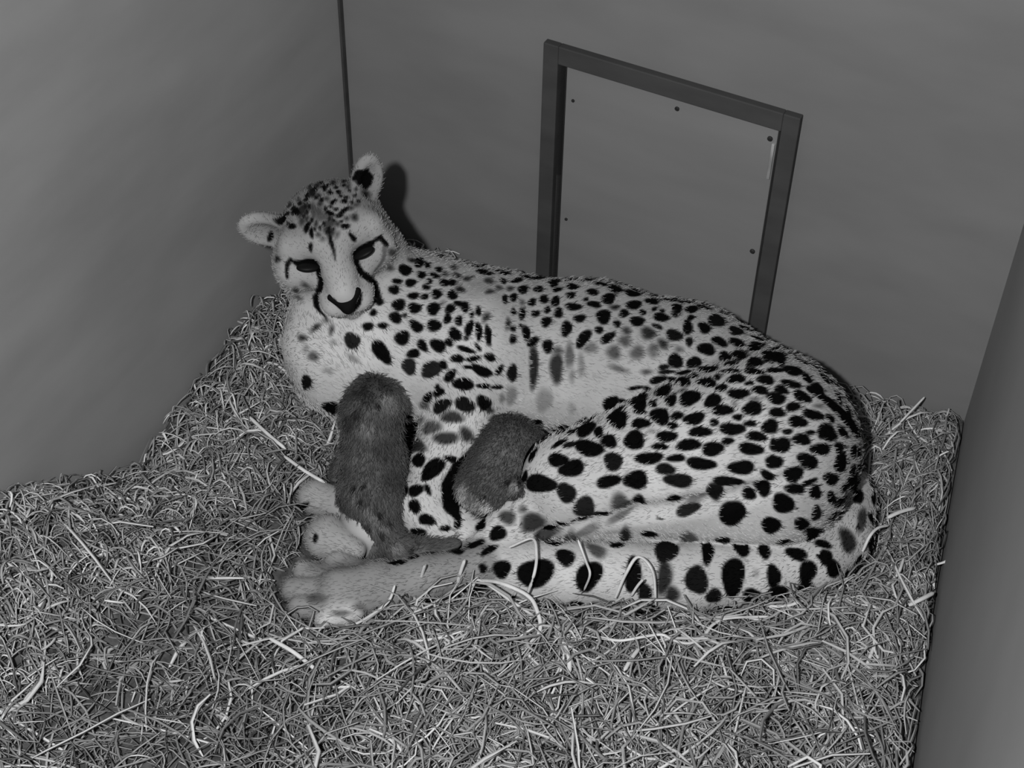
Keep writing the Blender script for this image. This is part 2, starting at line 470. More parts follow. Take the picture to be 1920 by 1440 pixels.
cub_a.chain([Q(690, 1000, .058, .024), Q(690, 1040, .05, .016), Q(698, 1068, .045, .012)], 0.008)   # hind leg
cub_a.carve(body, 0.004)
cub_b = Cub([(950, 822, .1), (882, 985, .05)])
cub_b.chain([Q(945, 815, .115, .032), Q(958, 855, .112, .048), Q(940, 895, .105, .047)], 0.02)
cub_b.chain([Q(940, 895, .105, .047), Q(915, 918, .10, .042)], 0.02)
cub_b.cone(P(915, 918, .10), .040, P(885, 932, .088), .024, 0.012)
for sx in (-1, 1): cub_b.ell(P(880 + sx * 9, 940 + sx * 3, .084), (.013, .012, .012), None, 0.006)
cub_b.ell(P(964, 914, .135), (.013, .013, .013), None, 0.006)                 # ear
cub_b.ell(P(963, 917, .148), (.008, .008, .008), None, 0.003, sub=True)
cub_b.chain([Q(905, 950, .07, .018), Q(890, 972, .062, .014), Q(880, 985, .06, .012)], 0.008)
cub_b.carve(body, 0.004)

# ------------------------------------------------------------------ straw bedding
def wall_profile(pts, H, axis):
    ts = []; zs = []
    for (x, y) in pts:
        h = H(x, y); ts.append(float(np.dot(h - CL, axis))); zs.append(float(h[2]))
    o = np.argsort(ts); return np.array(ts)[o], np.array(zs)[o]
LT, LZ = wall_profile([(560, 505), (520, 545), (470, 570), (400, 650), (335, 750), (240, 868), (185, 897), (100, 905), (0, 905)], LH, LDIR)
BT, BZ = wall_profile([(1480, 690), (1560, 715), (1640, 742), (1720, 765), (1810, 775)], BH, BD)
NEST = [P(690, 760, .04), P(850, 740, .04), P(1050, 760, .04), P(1260, 820, .04), P(1430, 880, .04)]
TAILP = [P(1598, 940, .04), P(1590, 1010, .04), P(1530, 1058, .04), P(1310, 1082, .04), P(930, 1075, .04)]
SOLIDS = [body, cub_a, cub_b]
def _under(s):
    i = s.f < 0.004
    return np.where(i.any(2), s.lo[2] + s.h * i.argmax(2), 9.0)
UNDER = [_under(s) for s in SOLIDS]
def seg_dist(X, Y, a, b):
    ax, ay = a[0], a[1]; bx, by = b[0], b[1]
    t = np.clip(((X - ax) * (bx - ax) + (Y - ay) * (by - ay)) / ((bx - ax) ** 2 + (by - ay) ** 2), 0, 1)
    return np.hypot(X - ax - t * (bx - ax), Y - ay - t * (by - ay))
def vnoise(X, Y, s, seed):
    r = np.random.default_rng(seed); tab = r.random((64, 64))
    x = X * s + 31.7; y = Y * s + 17.3
    xi = np.floor(x).astype(int); yi = np.floor(y).astype(int); fx = x - xi; fy = y - yi
    fx = fx * fx * (3 - 2 * fx); fy = fy * fy * (3 - 2 * fy)
    t = lambda i, j: tab[i % 64, j % 64]
    return (t(xi, yi) * (1 - fx) + t(xi + 1, yi) * fx) * (1 - fy) + (t(xi, yi + 1) * (1 - fx) + t(xi + 1, yi + 1) * fx) * fy
def bed(X, Y):
    X = np.asarray(X, float); Y = np.asarray(Y, float)
    dx = X - CL[0]; dy = Y - CL[1]
    tl = dx * LDIR[0] + dy * LDIR[1]; dl = -(dx * LN[0] + dy * LN[1])
    tb = dx * BD[0] + dy * BD[1]; db = -(dx * BN[0] + dy * BN[1])
    dr = -((X - CR[0]) * RN[0] + (Y - CR[1]) * RN[1])
    base = 0.05 + 0.02 * (vnoise(X, Y, 6, 1) - .5) + 0.018 * (vnoise(X, Y, 17, 2) - .5)
    zl = np.interp(tl, LT, LZ) - 0.022
    zb = np.interp(tb, BT, BZ) - 0.02
    wl = np.exp(-(np.maximum(dl, 0) / 0.16) ** 2); wb = np.exp(-(np.maximum(db, 0) / 0.11) ** 2)
    h = base + (zl - 0.05) * wl
    h = h + (zb - 0.05) * wb * np.clip((tb - 0.35) / 0.3, 0, 1) * (1 - wl)
    d = np.full(X.shape, 9.0)
    for a, b in zip(NEST[:-1], NEST[1:]): d = np.minimum(d, seg_dist(X, Y, a, b))
    nest = np.clip((0.20 - d) / 0.10, 0, 1)
    d2 = np.full(X.shape, 9.0)
    for a, b in zip(TAILP[:-1], TAILP[1:]): d2 = np.minimum(d2, seg_dist(X, Y, a, b))
    h = h - 0.032 * np.maximum(nest, np.clip((0.085 - d2) / 0.05, 0, 1))
    # pressed down under the animal
    for s, un in zip(SOLIDS, UNDER):
        ix = ((X - s.lo[0]) / s.h).round().astype(int); iy = ((Y - s.lo[1]) / s.h).round().astype(int)
        ok = (ix >= 0) & (iy >= 0) & (ix < s.n[0]) & (iy < s.n[1])
        h = np.where(ok, np.minimum(h, un[np.clip(ix, 0, s.n[0] - 1), np.clip(iy, 0, s.n[1] - 1)] - 0.006), h)
    return np.maximum(h, 0.002)
def in_room(p, mrg=0.004):
    return (np.dot(p - CL, LN) < -mrg) & (np.dot(p - CL, BN) < -mrg) & (np.dot(p - CR, RN) < -mrg)

M_bed = noise_mat('matted_straw', 0.03, 0.12, (60, 60, 60), 6, 0.95, bump=0.6, bscale=150, bdist=0.004)
def straw_mat():
    mt, nt, b = mat_new('dry_straw', 0.6)
    b.inputs['Specular IOR Level'].default_value = 0.3
    at = nd(nt, 'ShaderNodeAttribute'); at.attribute_name = 'shade'
    cr = nd(nt, 'ShaderNodeValToRGB')
    cr.color_ramp.elements[0].color = g(0.06); cr.color_ramp.elements[1].color = g(0.75)
    e = cr.color_ramp.elements.new(0.6); e.color = g(0.30)
    nt.links.new(at.outputs['Fac'], cr.inputs[0]); nt.links.new(cr.outputs[0], b.inputs['Base Color'])
    return mt
M_straw = straw_mat()

# bed surface
NX, NY = 150, 150
U0 = np.linspace(0.002, 0.998, NX); V0 = np.linspace(0.002, 0.998, NY)
uu, vv = np.meshgrid(U0, V0, indexing='ij')
c00, c10, c11, c01 = CL, CR, CRn, CLn
GP = (c00[None, None] * ((1 - uu) * (1 - vv))[..., None] + c10[None, None] * (uu * (1 - vv))[..., None] +
      c11[None, None] * (uu * vv)[..., None] + c01[None, None] * ((1 - uu) * vv)[..., None])
GZ = bed(GP[..., 0], GP[..., 1]); GP[..., 2] = GZ
idx = np.arange(NX * NY).reshape(NX, NY)
quads = np.stack([idx[:-1, :-1], idx[:-1, 1:], idx[1:, 1:], idx[1:, :-1]], -1).reshape(-1, 4)

def scatter(n, lmin, lmax, rmin, rmax, lift, curl, region, K=5):
    pts = []
    while len(pts) < n:
        u, v = RNG.random(2)
        p = c00 * (1 - u) * (1 - v) + c10 * u * (1 - v) + c11 * u * v + c01 * (1 - u) * v
        if region(p): pts.append(p)
    pts = np.array(pts); ang = RNG.random(n) * 2 * math.pi
    L = lmin + (lmax - lmin) * RNG.random(n) ** 1.7
    turn = RNG.normal(0, curl, n)
    sp = np.linspace(-.5, .5, K)
    th = ang[:, None] + turn[:, None] * sp[None] * 2
    dxy = np.stack([np.cos(th), np.sin(th)], -1) * (L / (K - 1))[:, None, None]
    xy = np.cumsum(dxy, 1); xy = xy - xy.mean(1, keepdims=True) + pts[:, None, :2]
    z = bed(xy[..., 0], xy[..., 1])
    zc = z.mean(1, keepdims=True)
    tilt = RNG.normal(0, 0.22, n)
    arch = np.abs(RNG.normal(0, 0.010, n))
    zz = 0.35 * z + 0.65 * zc + (RNG.random(n) * lift)[:, None] + (L * tilt)[:, None] * sp[None] + arch[:, None] * (1 - 4 * sp[None] ** 2)
    zz = np.maximum(zz, z - 0.004)
    path = np.concatenate([xy, zz[..., None]], -1)
    ok = np.ones(n, bool)
    for k in range(K): ok &= in_room(path[:, k], 0.005)
    for s in SOLIDS: ok &= (s.sample(path) > 0.0075).all(1) & (s.sample((path[:, 1:] + path[:, :-1]) / 2) > 0.0075).all(1)
    tb_ = (path - CL) @ BD; db_ = -((path - CL) @ BN)
    ok &= ~((tb_ > .08) & (tb_ < .82) & (db_ < .2) & (path[..., 2] > .085)).any(1)   # no loose ends up the wall behind the back
    path = path[ok]
    rad = rmin + (rmax - rmin) * RNG.random(len(path)) ** 1.5
    return path, rad

vis = lambda p: p[1] > 0.95 or True
def strand_set(specs):
    Vs = []; Fs = []; sh = []; off = 0
    for (n, a, b, c, d, e, f_, reg, sm, sv) in specs:
        path, rad = scatter(n, a, b, c, d, e, f_, reg)
        V, F = tubes(path, rad)
        per = path.shape[1] * 3
        s = np.clip(RNG.normal(sm, sv, len(path)), 0, 1)
        Vs.append(V); Fs.append(F + off); off += len(V); sh.append(np.repeat(s, per))
    return np.concatenate(Vs), np.concatenate(Fs), np.concatenate(sh)
everywhere = lambda p: projpx(p)[1] < 2000
def near_left(p): return np.dot(p - CL, -LN) < 0.20 and projpx(p)[1] < 1500
def near_right(p):
    x, y = projpx(p); return x > 1480 and y > 650 and y < 1300
def near_body(p):
    q = np.array([[p[0], p[1], .05]]); d = min(float(s.sample(q)[0]) for s in SOLIDS)
    return .006 < d < .07
def front(p):
    x, y = projpx(p); return y > 1080 and y < 1560 and x > 480 + 250 * RNG.random()
SV, SF, SS = strand_set([
    (14000, 0.03, 0.13, 0.0010, 0.0021, 0.022, 0.5, everywhere, 0.44, 0.22),
    (4500, 0.02, 0.06, 0.0011, 0.0024, 0.030, 0.4, near_left, 0.58, 0.24),
    (2300, 0.06, 0.19, 0.0013, 0.0028, 0.030, 0.9, front, 0.60, 0.20),
    (330, 0.08, 0.20, 0.0022, 0.0034, 0.034, 0.7, everywhere, 0.88, 0.10),
    (5000, 0.018, 0.05, 0.0010, 0.0020, 0.018, 0.4, near_body, 0.46, 0.20),
    (4500, 0.02, 0.07, 0.0010, 0.0022, 0.022, 0.5, near_right, 0.50, 0.20),
])
nb = NX * NY
bedo = mesh_obj('straw_bedding', np.concatenate([GP.reshape(-1, 3), SV]), np.concatenate([quads, SF + nb]), M_straw, None)
bedo.data.materials.append(M_bed)
mi = np.zeros(len(bedo.data.polygons), np.int32); mi[:len(quads)] = 1
bedo.data.polygons.foreach_set('material_index', mi)
at = bedo.data.attributes.new('shade', 'FLOAT', 'POINT')
at.data.foreach_set('value', np.concatenate([np.full(nb, .3), SS]).astype(np.float32))
tag(bedo, 'dry straw bedding spread over the whole den floor', 'straw', kind='stuff')


def fur_mat(name, base, dark):
    mt, nt, b = mat_new(name, 0.85)
    b.inputs['Specular IOR Level'].default_value = 0.04
    tc = nd(nt, 'ShaderNodeTexCoord')
    nz = nd(nt, 'ShaderNodeTexNoise'); nz.inputs['Scale'].default_value = 18; nz.inputs['Detail'].default_value = 5
    nt.links.new(tc.outputs['Object'], nz.inputs['Vector'])
    cr = nd(nt, 'ShaderNodeValToRGB')
    cr.color_ramp.elements[0].position = .3; cr.color_ramp.elements[1].position = .7
    cr.color_ramp.elements[0].color = g(base * .88); cr.color_ramp.elements[1].color = g(base * 1.1)
    nt.links.new(nz.outputs['Fac'], cr.inputs[0])
    to = nd(nt, 'ShaderNodeAttribute'); to.attribute_name = 'tone'
    ml = nd(nt, 'ShaderNodeMix', data_type='RGBA', blend_type='MULTIPLY'); ml.inputs[0].default_value = 1
    nt.links.new(cr.outputs[0], ml.inputs[6]); nt.links.new(to.outputs['Color'], ml.inputs[7])
    at = nd(nt, 'ShaderNodeAttribute'); at.attribute_name = 'spot'
    mx = nd(nt, 'ShaderNodeMix', data_type='RGBA')
    mx.inputs[7].default_value = g(dark)
    nt.links.new(at.outputs['Fac'], mx.inputs[0]); nt.links.new(ml.outputs[2], mx.inputs[6])
    nt.links.new(mx.outputs[2], b.inputs['Base Color'])
    return mt
def coat(name, V, F, spot, tone, mat, segs, n, length, rad, lift, jitter, origin, keep=None, avoid=()):
    """a body and the hair that grows on it, one mesh"""
    N = vnormals(V, F)
    path, r, idx = fur_strands(segs, V, N, n, length, rad, lift, jitter, keep, avoid)
    HV, HF = tubes(path, r, 3, 1.0)
    o = mesh_obj(name, np.concatenate([V, HV]), np.concatenate([F, HF + len(V)]), mat, origin=origin)
    ht = tone[idx] * RNG.uniform(.82, 1.18, len(idx))
    set_attr(o, 'spot', np.concatenate([spot, np.repeat(spot[idx], 9)]))
    set_attr(o, 'tone', np.concatenate([tone, np.repeat(ht, 9)]))
    return o
M_fur = fur_mat('cheetah_coat', 0.52, 0.0022)
SPOT = np.zeros(len(BV)); TONE = np.ones(len(BV))
# ------------------------------------------------------------------ the coat's markings, with some shade painted in among them
# each tile: offset and scale of the measured spots, then (x, y, w, h, angle, darkness)
TILES = [
 (0, 0, 1.0, [(592,1122,28,16,0,.4),(672,1138,18,10,20,.4),(640,1150,30,10,0,.5)]),
 (400, 280, .25, [  # neck and crown
  (1437,905,85,75),(1558,940,60,50),(1540,845,55,70),(1490,830,50,30,20,.8),(1605,870,30,40),(1690,900,50,35,30),(1660,945,70,35,35),(1735,935,40,30,0,.8),
  (1800,885,50,30,20,.7),(1825,945,55,35,20,.8),(1900,970,40,30,0,.8),(1380,990,65,40),(1480,1000,80,50),(1615,990,45,40),(1595,1035,50,40),(1735,1000,80,45,15),
  (1795,1000,40,50,20),(1850,1050,60,40,30,.8),(1355,1052,80,55),(1500,1098,70,50,-10),(1585,1105,55,40),(1675,1085,75,60),(1790,1092,70,60),(1720,1150,30,30,0,.4),
  (1840,1155,60,40),(1885,1180,60,70,10),(1390,1165,100,70,-15),(1510,1190,95,65,-10),(1650,1195,90,80,15),(1775,1195,60,70,30),(1365,1262,95,65,25),(1435,1245,30,35,0,.9),
  (1240,1140,70,45,0,.9),(1200,1225,50,45),(1755,1270,55,65,20),(1840,1285,50,70,-15),
  (830,290,35,40),(875,325,35,30),(940,320,35,30),(900,395,50,30,-40),(985,390,40,30),(980,460,75,30,-40),(955,495,40,25,-30),(1060,510,45,40,0,.8),(990,577,55,40),
  (1045,660,65,35,55),(875,480,70,30,15),(820,500,110,70,0,.4),(790,470,40,90,10,.5),(870,560,80,60,0,.6),(750,460,40,120,0,.5),(665,455,45,110,20,.7),(615,465,65,45,-50),
  (530,520,100,30,-55),(450,475,110,25,5),(590,577,55,35),(705,580,35,75,25),(735,625,30,65),(665,540,40,60,0,.6),(730,735,25,65,5,.95),(790,640,30,30,0,.7),
  (880,620,50,60,0,.8),(820,670,25,30,0,.6),(740,325,50,60,0,.8),(790,345,25,25,0,.8),(725,290,30,60,0,.6),(430,650,40,70,10),(480,825,30,45,10,.8),(690,430,30,60,20,.8),
  (1140,340,60,40,20,.8),(1075,415,40,30,0,.5),(1340,775,45,50,0,.6),(1325,890,40,40,0,.6),(690,1020,60,25,20,.5),(620,1060,40,40,0,.6),(640,1110,60,25,30,.5),
  (900,250,35,30,0,.8),(980,240,30,25,0,.8),(1010,280,35,25,0,.7),(920,450,30,25),(760,300,35,30,0,0.85),(705,350,30,45,0,0.85),(690,380,28,26,0,0.85),(650,405,40,26,-40,0.85),(600,440,45,22,-40,0.85),(560,480,30,22,0,0.85),(860,270,26,24,0,0.85),(920,285,28,24,0,0.85),(955,350,26,22,0,0.85),(1000,360,28,24,0,0.85),(1040,400,26,24,0,0.85),(880,430,30,22,20,0.85),(840,445,26,40,0,0.85),(810,380,28,36,0,0.85),(770,360,30,30,0,0.85),(930,500,26,24,0,0.85),(905,535,36,22,30,0.85),(870,520,30,40,0,0.85),(830,560,24,40,0,0.85),(800,590,22,34,0,0.85),(850,620,24,36,0,0.85),(900,600,24,28,0,0.85),(960,540,24,20,0,0.85),(1020,310,24,22,0,0.85),(1060,350,24,22,0,0.85),(1090,390,30,22,30,0.85),(700,470,26,44,10,0.85),(720,430,26,40,10,0.85),(640,480,40,24,-50,0.85),(680,500,24,36,20,0.85),(740,530,22,40,0,0.85),(760,600,20,30,0,0.85),(690,590,24,40,20,0.85),(560,560,30,20,-30,0.85),(980,270,26,22,0,0.85),(1070,300,22,20,0,0.85),(810,250,30,26,0,0.85),(930,560,30,30,0,.8),(1030,440,30,25,0,.8),(850,370,30,25,0,.7),(800,410,30,35,0,.8),
  (640,380,30,25,0,.5),(570,420,40,30,-30,.6),(700,520,25,40,10,.8),(770,560,25,45,0,.7),(840,600,30,40,0,.8),(780,270,40,30,0,.7),(1000,520,25,25,0,.7),(930,640,25,40,20,.6)]),
 (500, 560, .2708, [  # chest, shoulder, near foreleg
  (700,192,62,55,0,.95),(803,187,60,40,15),(1035,190,90,65,25),(1158,185,80,80),(1303,245,100,60,50),(1402,205,50,100,10),(1468,225,45,105),(1537,255,40,110,-10),
  (1465,85,35,60,-15),(1420,110,30,40),(1518,128,30,40,0,.8),(938,272,95,85,20),(1078,325,85,50,45),(1185,325,100,75,45),(1260,303,60,40,40),(1380,275,30,30),(1380,352,110,35,15),
  (1462,335,60,25,50),(1015,380,90,50,-10),(985,470,80,110,5,.85),(1140,490,140,90,-15,.85),(1220,460,60,50),(1318,415,75,55),(1432,415,85,35,-10),(1545,405,70,50,10),
  (590,290,90,105,10,.85),(795,370,165,85,62),(245,272,45,40,0,.8),(340,198,75,28,-35,.8),(448,215,30,60,5,.7),(413,150,35,30,0,.6),(458,300,35,25,0,.35),(320,400,60,60,0,.6),
  (270,350,40,40,0,.3),(600,415,80,35,30,.35),(425,498,60,35,0,.25),(272,580,55,95,-5,.9),(440,755,100,70,25),(1270,535,105,50,-52),(1362,592,120,80),(1490,500,140,60,30),
  (1400,475,70,25,5),(1610,495,80,35,-50),(1700,515,60,110,15,.9),(1500,605,90,30,5),(1595,612,70,30,-5,.9),(1190,650,70,50,-40),(1115,685,70,50,-40),(1180,610,30,30),(1090,735,50,50,0,.6),
  (1212,740,120,75,-20,.9),(1372,730,120,90,10,.9),(1505,720,80,100,-20,.95),(1545,770,50,40,30,.8),(1630,690,40,50,0,.4),(1575,825,60,30,-20,.7),(1285,820,125,75,5,.75),(1135,890,100,85,-25,.6),
  (1065,835,40,40,0,.4),(1240,965,140,80,-5,.75),(1385,940,75,90,-20,.75),(1425,970,60,30,25,.7),(1035,1015,80,75,-30,.75),(1048,1115,80,85,-20),(950,1150,30,70,30,.9),(1150,1180,190,90,-40),
  (1290,1115,90,45,25),(930,1325,120,45,-60),(1030,1325,90,75,-10),(1115,1320,70,35,60)]),
 (740, 780, .1806, [(205,935,100,130),(330,1075,140,110,15),(525,1165,95,60,-10),(240,1215,160,80,10),(650,1120,60,110,10)]),
 (500, 850, .2848, [(240,360,30,50,15),(320,560,25,60,10)]),
 (900, 480, .2917, [  # back, belly, thigh
  (55,160,45,35,20,.7),(148,160,45,30,20,.9),(235,155,60,30,-10),(368,140,55,35,-10),(470,170,55,45,-25),(600,140,70,25,5),(685,155,60,20),(770,178,75,22,8),(865,208,85,40,10),(980,238,90,35,8),
  (1130,248,60,30,20),(60,228,45,25,-15,.7),(120,205,35,30,0,.7),(192,210,35,25,0,.8),(275,215,60,45),(375,212,60,35),(495,215,55,28,-5),(592,195,70,35),(580,250,60,35),(722,230,65,40),
  (160,275,35,50,0,.9),(215,265,45,45,15),(270,298,25,30,0,.6),(333,297,45,45),(410,277,55,45,-20),(485,290,55,55,-10),(825,272,85,60),(680,278,30,25),(600,325,90,45),(733,310,75,40,5),
  (865,330,55,28,5,.8),(988,312,95,50),(1105,290,75,35,15),(1265,333,70,45,20),(1360,340,75,40),(212,357,30,40),(270,370,40,65),(355,370,50,40,-20),(432,345,40,40),(503,365,55,55),(425,422,60,60),
  (640,400,70,45),(793,388,90,75),(925,368,60,45,-10),(1045,362,40,35),(1165,392,100,45,10),(1120,340,30,25),(1170,350,30,25),(1250,375,50,25,40,.9),(1355,395,45,30),(38,392,35,55,20,.8),
  (180,435,28,60,0,.8),(260,450,25,25),(210,468,35,30),(297,495,45,90),(50,510,35,110,-5,.95),(555,465,60,90),(665,530,110,65,-55),(765,475,45,45),(880,435,40,45),(820,525,100,45,-40),(1010,418,95,50),
  (940,480,50,40,0,.7),(1140,452,60,30,20,.9),(1335,455,55,85,-15),(1442,460,75,60,15),(1520,410,90,75,35,.9),(1645,480,80,50,10,.9),(340,550,70,45,-35),(435,580,60,75,20),(210,535,40,50),
  (930,545,70,55,0,.55),(1080,495,85,65,5,.75),(1248,508,90,70,20,.9),(1175,565,65,45,30,.75),(1345,550,40,60,-10,.9),(1540,550,90,55,25),(1650,555,90,50,15),(1455,598,95,75,15),(1280,600,40,35,0,.5),
  (1115,590,60,45,0,.5),(710,590,70,60,0,.4),(860,620,80,70,0,.55),(1010,620,80,70,0,.5),(1110,620,60,50,0,.4),(500,610,60,40,0,.6),(345,710,55,230,0,.8),(490,720,80,160,0,.75),(575,640,45,150,0,.5),
  (650,700,40,120,0,.3),(410,930,90,130,0,.25),(590,770,30,80,0,.3),(590,980,40,60,0,.2),(890,725,110,30,20,.45),(200,900,60,100,0,.35),(1255,675,80,90,15,.95),(1375,685,80,70,-20),(1180,715,60,35,0,.9),
  (1575,650,75,50,-10),(1665,640,80,55),(1610,690,80,30,-10,.9),(1765,680,90,60),(1855,650,60,60,20),(1760,592,80,45,15),(1070,745,60,25,0,.6),(1465,730,110,35,-5),(1605,738,100,25),(1755,738,110,40),
  (1880,735,70,30),(1310,750,90,25,-10),(1200,745,110,22,-5,.9),(1145,795,95,45,-15),(1230,795,40,35),(1300,808,90,45,-10),(1375,772,50,25),(1455,812,110,50),(1525,778,40,30),(1645,790,110,50),(1730,818,50,30),
  (1835,795,110,50,5),(1000,848,90,22,-12),(1075,855,45,30),(1172,868,95,60,-15),(1300,865,50,20,-20,.7),(1550,848,75,40,-5),(1660,885,120,60,5),(1800,860,95,50,5),(1895,905,90,60,15),(840,950,105,75,-30),
  (915,935,40,35),(1015,925,110,85,-15),(1108,950,45,40),(1225,928,70,60,-15),(1345,912,115,90,-10),(1495,930,105,70,-15),(1765,920,60,30,0,.5),(1635,952,25,20,0,.5),(880,1045,120,90,-25),(1025,1000,70,35,5),
  (1155,1028,115,90),(1265,1028,70,50,-15),(1375,1045,120,70,-5),(1558,990,115,65,5),(1750,980,120,75),(1895,1005,60,60),(645,1070,75,35,-30,.9),(680,1110,130,60,-25),(760,1130,55,60),(1030,1075,105,60,5),
  (1235,1090,65,40,-10),(1505,1070,55,40),(1655,1037,50,40),(1735,1078,65,40),(1415,1130,130,60,5),(1620,1112,135,75),(1865,1095,100,80,10),(1105,1125,30,20,0,.4),(505,1205,90,30,-30),(575,1215,80,35,-20,.9),
  (695,1232,160,95,5),(825,1190,100,70),(990,1182,125,100,5),(1200,1160,125,60,-8),(1155,1225,85,40),(1340,1215,155,60,-5),(1495,1240,130,75),(1590,1190,65,45),(1775,1160,110,60,5),(1740,1240,130,75,10),
  (1890,1215,50,70),(500,1310,120,75,-10),(590,1365,135,100,-10),(855,1320,115,95,0,.9),(1085,1300,155,70,-10),(1260,1300,100,45),(1420,1335,155,75,5),(1190,1370,120,60,0,.9),(1680,1360,140,85,5),(1880,1325,80,70)]),
 (900, 850, .2917, [  # lower thigh, shank, tail
  (375,195,165,105,-5,.95),(555,255,110,110,-20,.9),(670,350,130,110,0,.85),(825,182,130,75,-10),(1000,170,140,100,-25),(1275,175,150,85,5,.9),(1590,180,160,60,5,.95),(1815,210,100,80,15),(1850,145,90,45,20),
  (1730,258,80,70),(1510,245,90,70,-15,.9),(905,325,110,70,-15,.65),(1335,360,130,75,-15,.85),(1620,395,140,130),(1870,465,110,90,-25),(1905,310,40,80),(680,500,180,40,-25,.4),(900,400,180,40,-30,.45),  # faint long smudges ending this row and opening the next: painted fold shade
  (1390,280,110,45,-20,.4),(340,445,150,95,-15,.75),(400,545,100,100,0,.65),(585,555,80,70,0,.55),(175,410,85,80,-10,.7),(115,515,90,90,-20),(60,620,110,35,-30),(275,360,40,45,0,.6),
  (550,665,100,100,0,.95),(145,745,100,95),(360,770,190,170,-20),(700,790,140,170,20),(930,545,70,110,0,.8),(985,780,100,190,0,.95),(1185,800,90,180,10,.8),(1200,610,130,110,25,.9),(1235,910,90,80,0,.8),
  (1060,900,70,120,0,.9),(1395,815,120,170,0,.9),(1465,630,75,110,-10),(1505,920,85,85,0,.9),(1340,550,100,60,20,.6),(1630,795,140,200,5),(1750,920,110,80,-20),(1680,610,100,70,45),(1830,630,90,60,50),
  (1890,790,80,130,5),(1900,920,50,80),(750,620,120,60,20,.6),(20,740,50,50),(1775,770,30,40,0,.3)]),
 (1360, 560, .2917, [  # rump
  (285,365,90,65,25),(350,375,90,55,55),(435,460,120,50,20),(525,510,70,40,45),(330,460,90,30,-5),(425,548,110,45,15),(360,585,90,45,25),(495,628,110,60,20),(590,575,90,50,40),(610,630,60,30,40),
  (330,640,115,60,10),(435,695,80,55,-20),(565,745,120,60,20),(335,733,95,50,10),(600,690,50,25,0,.5),(465,790,105,70,15),(675,770,60,40,50),(400,855,55,35),(545,860,50,30),(490,905,115,60,5),
  (645,850,90,95),(680,885,80,55),(755,855,40,90,-30),(357,943,110,90),(612,968,105,75,10),(730,960,50,70,-20),(530,1045,120,85,15),(742,1055,75,110),(318,1048,95,70),(437,1130,105,95),(540,1180,90,35,-25),
  (450,1225,110,60,10),(680,1160,80,75),(577,1245,75,75),(375,1320,110,120),(685,1285,50,75,-10),(585,1380,55,90,0,.9),(830,1200,90,110),(850,1270,80,70),(780,1310,70,110,0,.6)]),
 (1360, 900, .2917, [  # tail, right end
  (555,350,105,60,-25),(460,475,120,75,25),(630,410,110,40,15),(650,495,65,100),(530,595,95,140),(700,570,75,110,5),(520,705,120,70,-10),(355,730,100,90,-10),(790,390,90,130,-20,.8),(490,285,90,65,-15),
  (880,250,50,120,0,.7),(685,120,40,70,-10,.95)]),
]
# dark lines of the face: points in tile pixels with their width
LINES = [
 # dark edge of the rump, shade of the gap by the cub stroked onto the foreleg
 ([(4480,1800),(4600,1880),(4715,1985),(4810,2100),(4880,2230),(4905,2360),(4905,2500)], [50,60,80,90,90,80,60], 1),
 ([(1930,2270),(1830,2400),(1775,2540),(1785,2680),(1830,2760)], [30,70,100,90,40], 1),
 ([(865,590),(880,690),(900,750),(915,830)], [26,22,16,6], .9),
 ([(765,848),(790,905),(812,980),(800,1050),(772,1110),(772,1170),(800,1215),(850,1262)], [34,36,34,36,36,30,16,8], 1),
 ([(1068,790),(1075,870),(1110,930),(1170,975),(1205,1010),(1228,1080),(1245,1150)], [36,34,34,36,38,34,30], 1),
 ([(606,854),(650,864),(700,872),(755,862)], [12,34,46,44], 1), ([(585,840),(680,842),(765,838)], [12,28,32], 1),
 ([(580,828),(552,870),(553,960)], [24,22,18], .9),
 ([(1066,785),(1130,738),(1175,712),(1212,685)], [44,50,40,14], 1), ([(1210,682),(1252,662),(1300,715)], [20,26,26], .95),
 ([(1285,740),(1272,830),(1212,910)], [30,24,16], .4),
 ([(1052,220),(1100,200),(1150,165)], [20,60,30], 1), ([(1100,240),(1140,225),(1172,215)], [40,80,40], 1), ([(1140,265),(1155,250)], [50,50], 1),
 ([(905,1130),(960,1185),(1040,1205),(1090,1150),(1105,1085)], [22,30,40,30,18], 1),
]
bv = BVHTree.FromPolygons([Vector(v) for v in BV], [tuple(f) for f in BF])
cam_v = Vector(CAM)
def on_coat(x, y):
    d = Vector(ray(x, y)).normalized()
    h = bv.ray_cast(cam_v, d)
    return (None, None) if h[0] is None else (np.array(h[0]), np.array(h[1]))
def tangent_vec(p, n, x, y, dx, dy):
    """the step (dx, dy) of the photo taken along the coat at p"""
    dist = np.dot(p - CAM, FW)
    v = (dx * RT - dy * UP) * dist / FPX
    vd = unit(p - CAM); c = np.dot(vd, n)
    if abs(c) < .3: c = -.3 if c < 0 else .3
    v = v - vd * np.dot(v, vd)
    return v - vd * (np.dot(v, n) / c)
centres = []
def paint(p, n, a, b, dark, soft=.0016, ph=(0, 0)):
    la, lb = np.linalg.norm(a), np.linalg.norm(b)
    R = max(la, lb) * 1.5 + .004
    sel = np.where(np.abs(BV - p).max(1) < R)[0]
    if len(sel) == 0: return
    d = BV[sel] - p
    G = np.array([[a @ a, a @ b], [a @ b, b @ b]]); Gi = np.linalg.inv(G + np.eye(2) * 1e-12)
    uv = np.stack([d @ a, d @ b], 1) @ Gi
    rr = np.hypot(uv[:, 0], uv[:, 1]); an = np.arctan2(uv[:, 1], uv[:, 0])
    lim = 1 + .10 * np.sin(2 * an + ph[0]) + .07 * np.sin(3 * an + ph[1])
    dist = (rr - lim) * math.sqrt(la * lb)
    val = np.clip(.5 - dist / (2 * soft), 0, 1) * dark
    val[BNRM[sel] @ n < .15] = 0
    SPOT[sel] = np.maximum(SPOT[sel], val)
    centres.append(p)
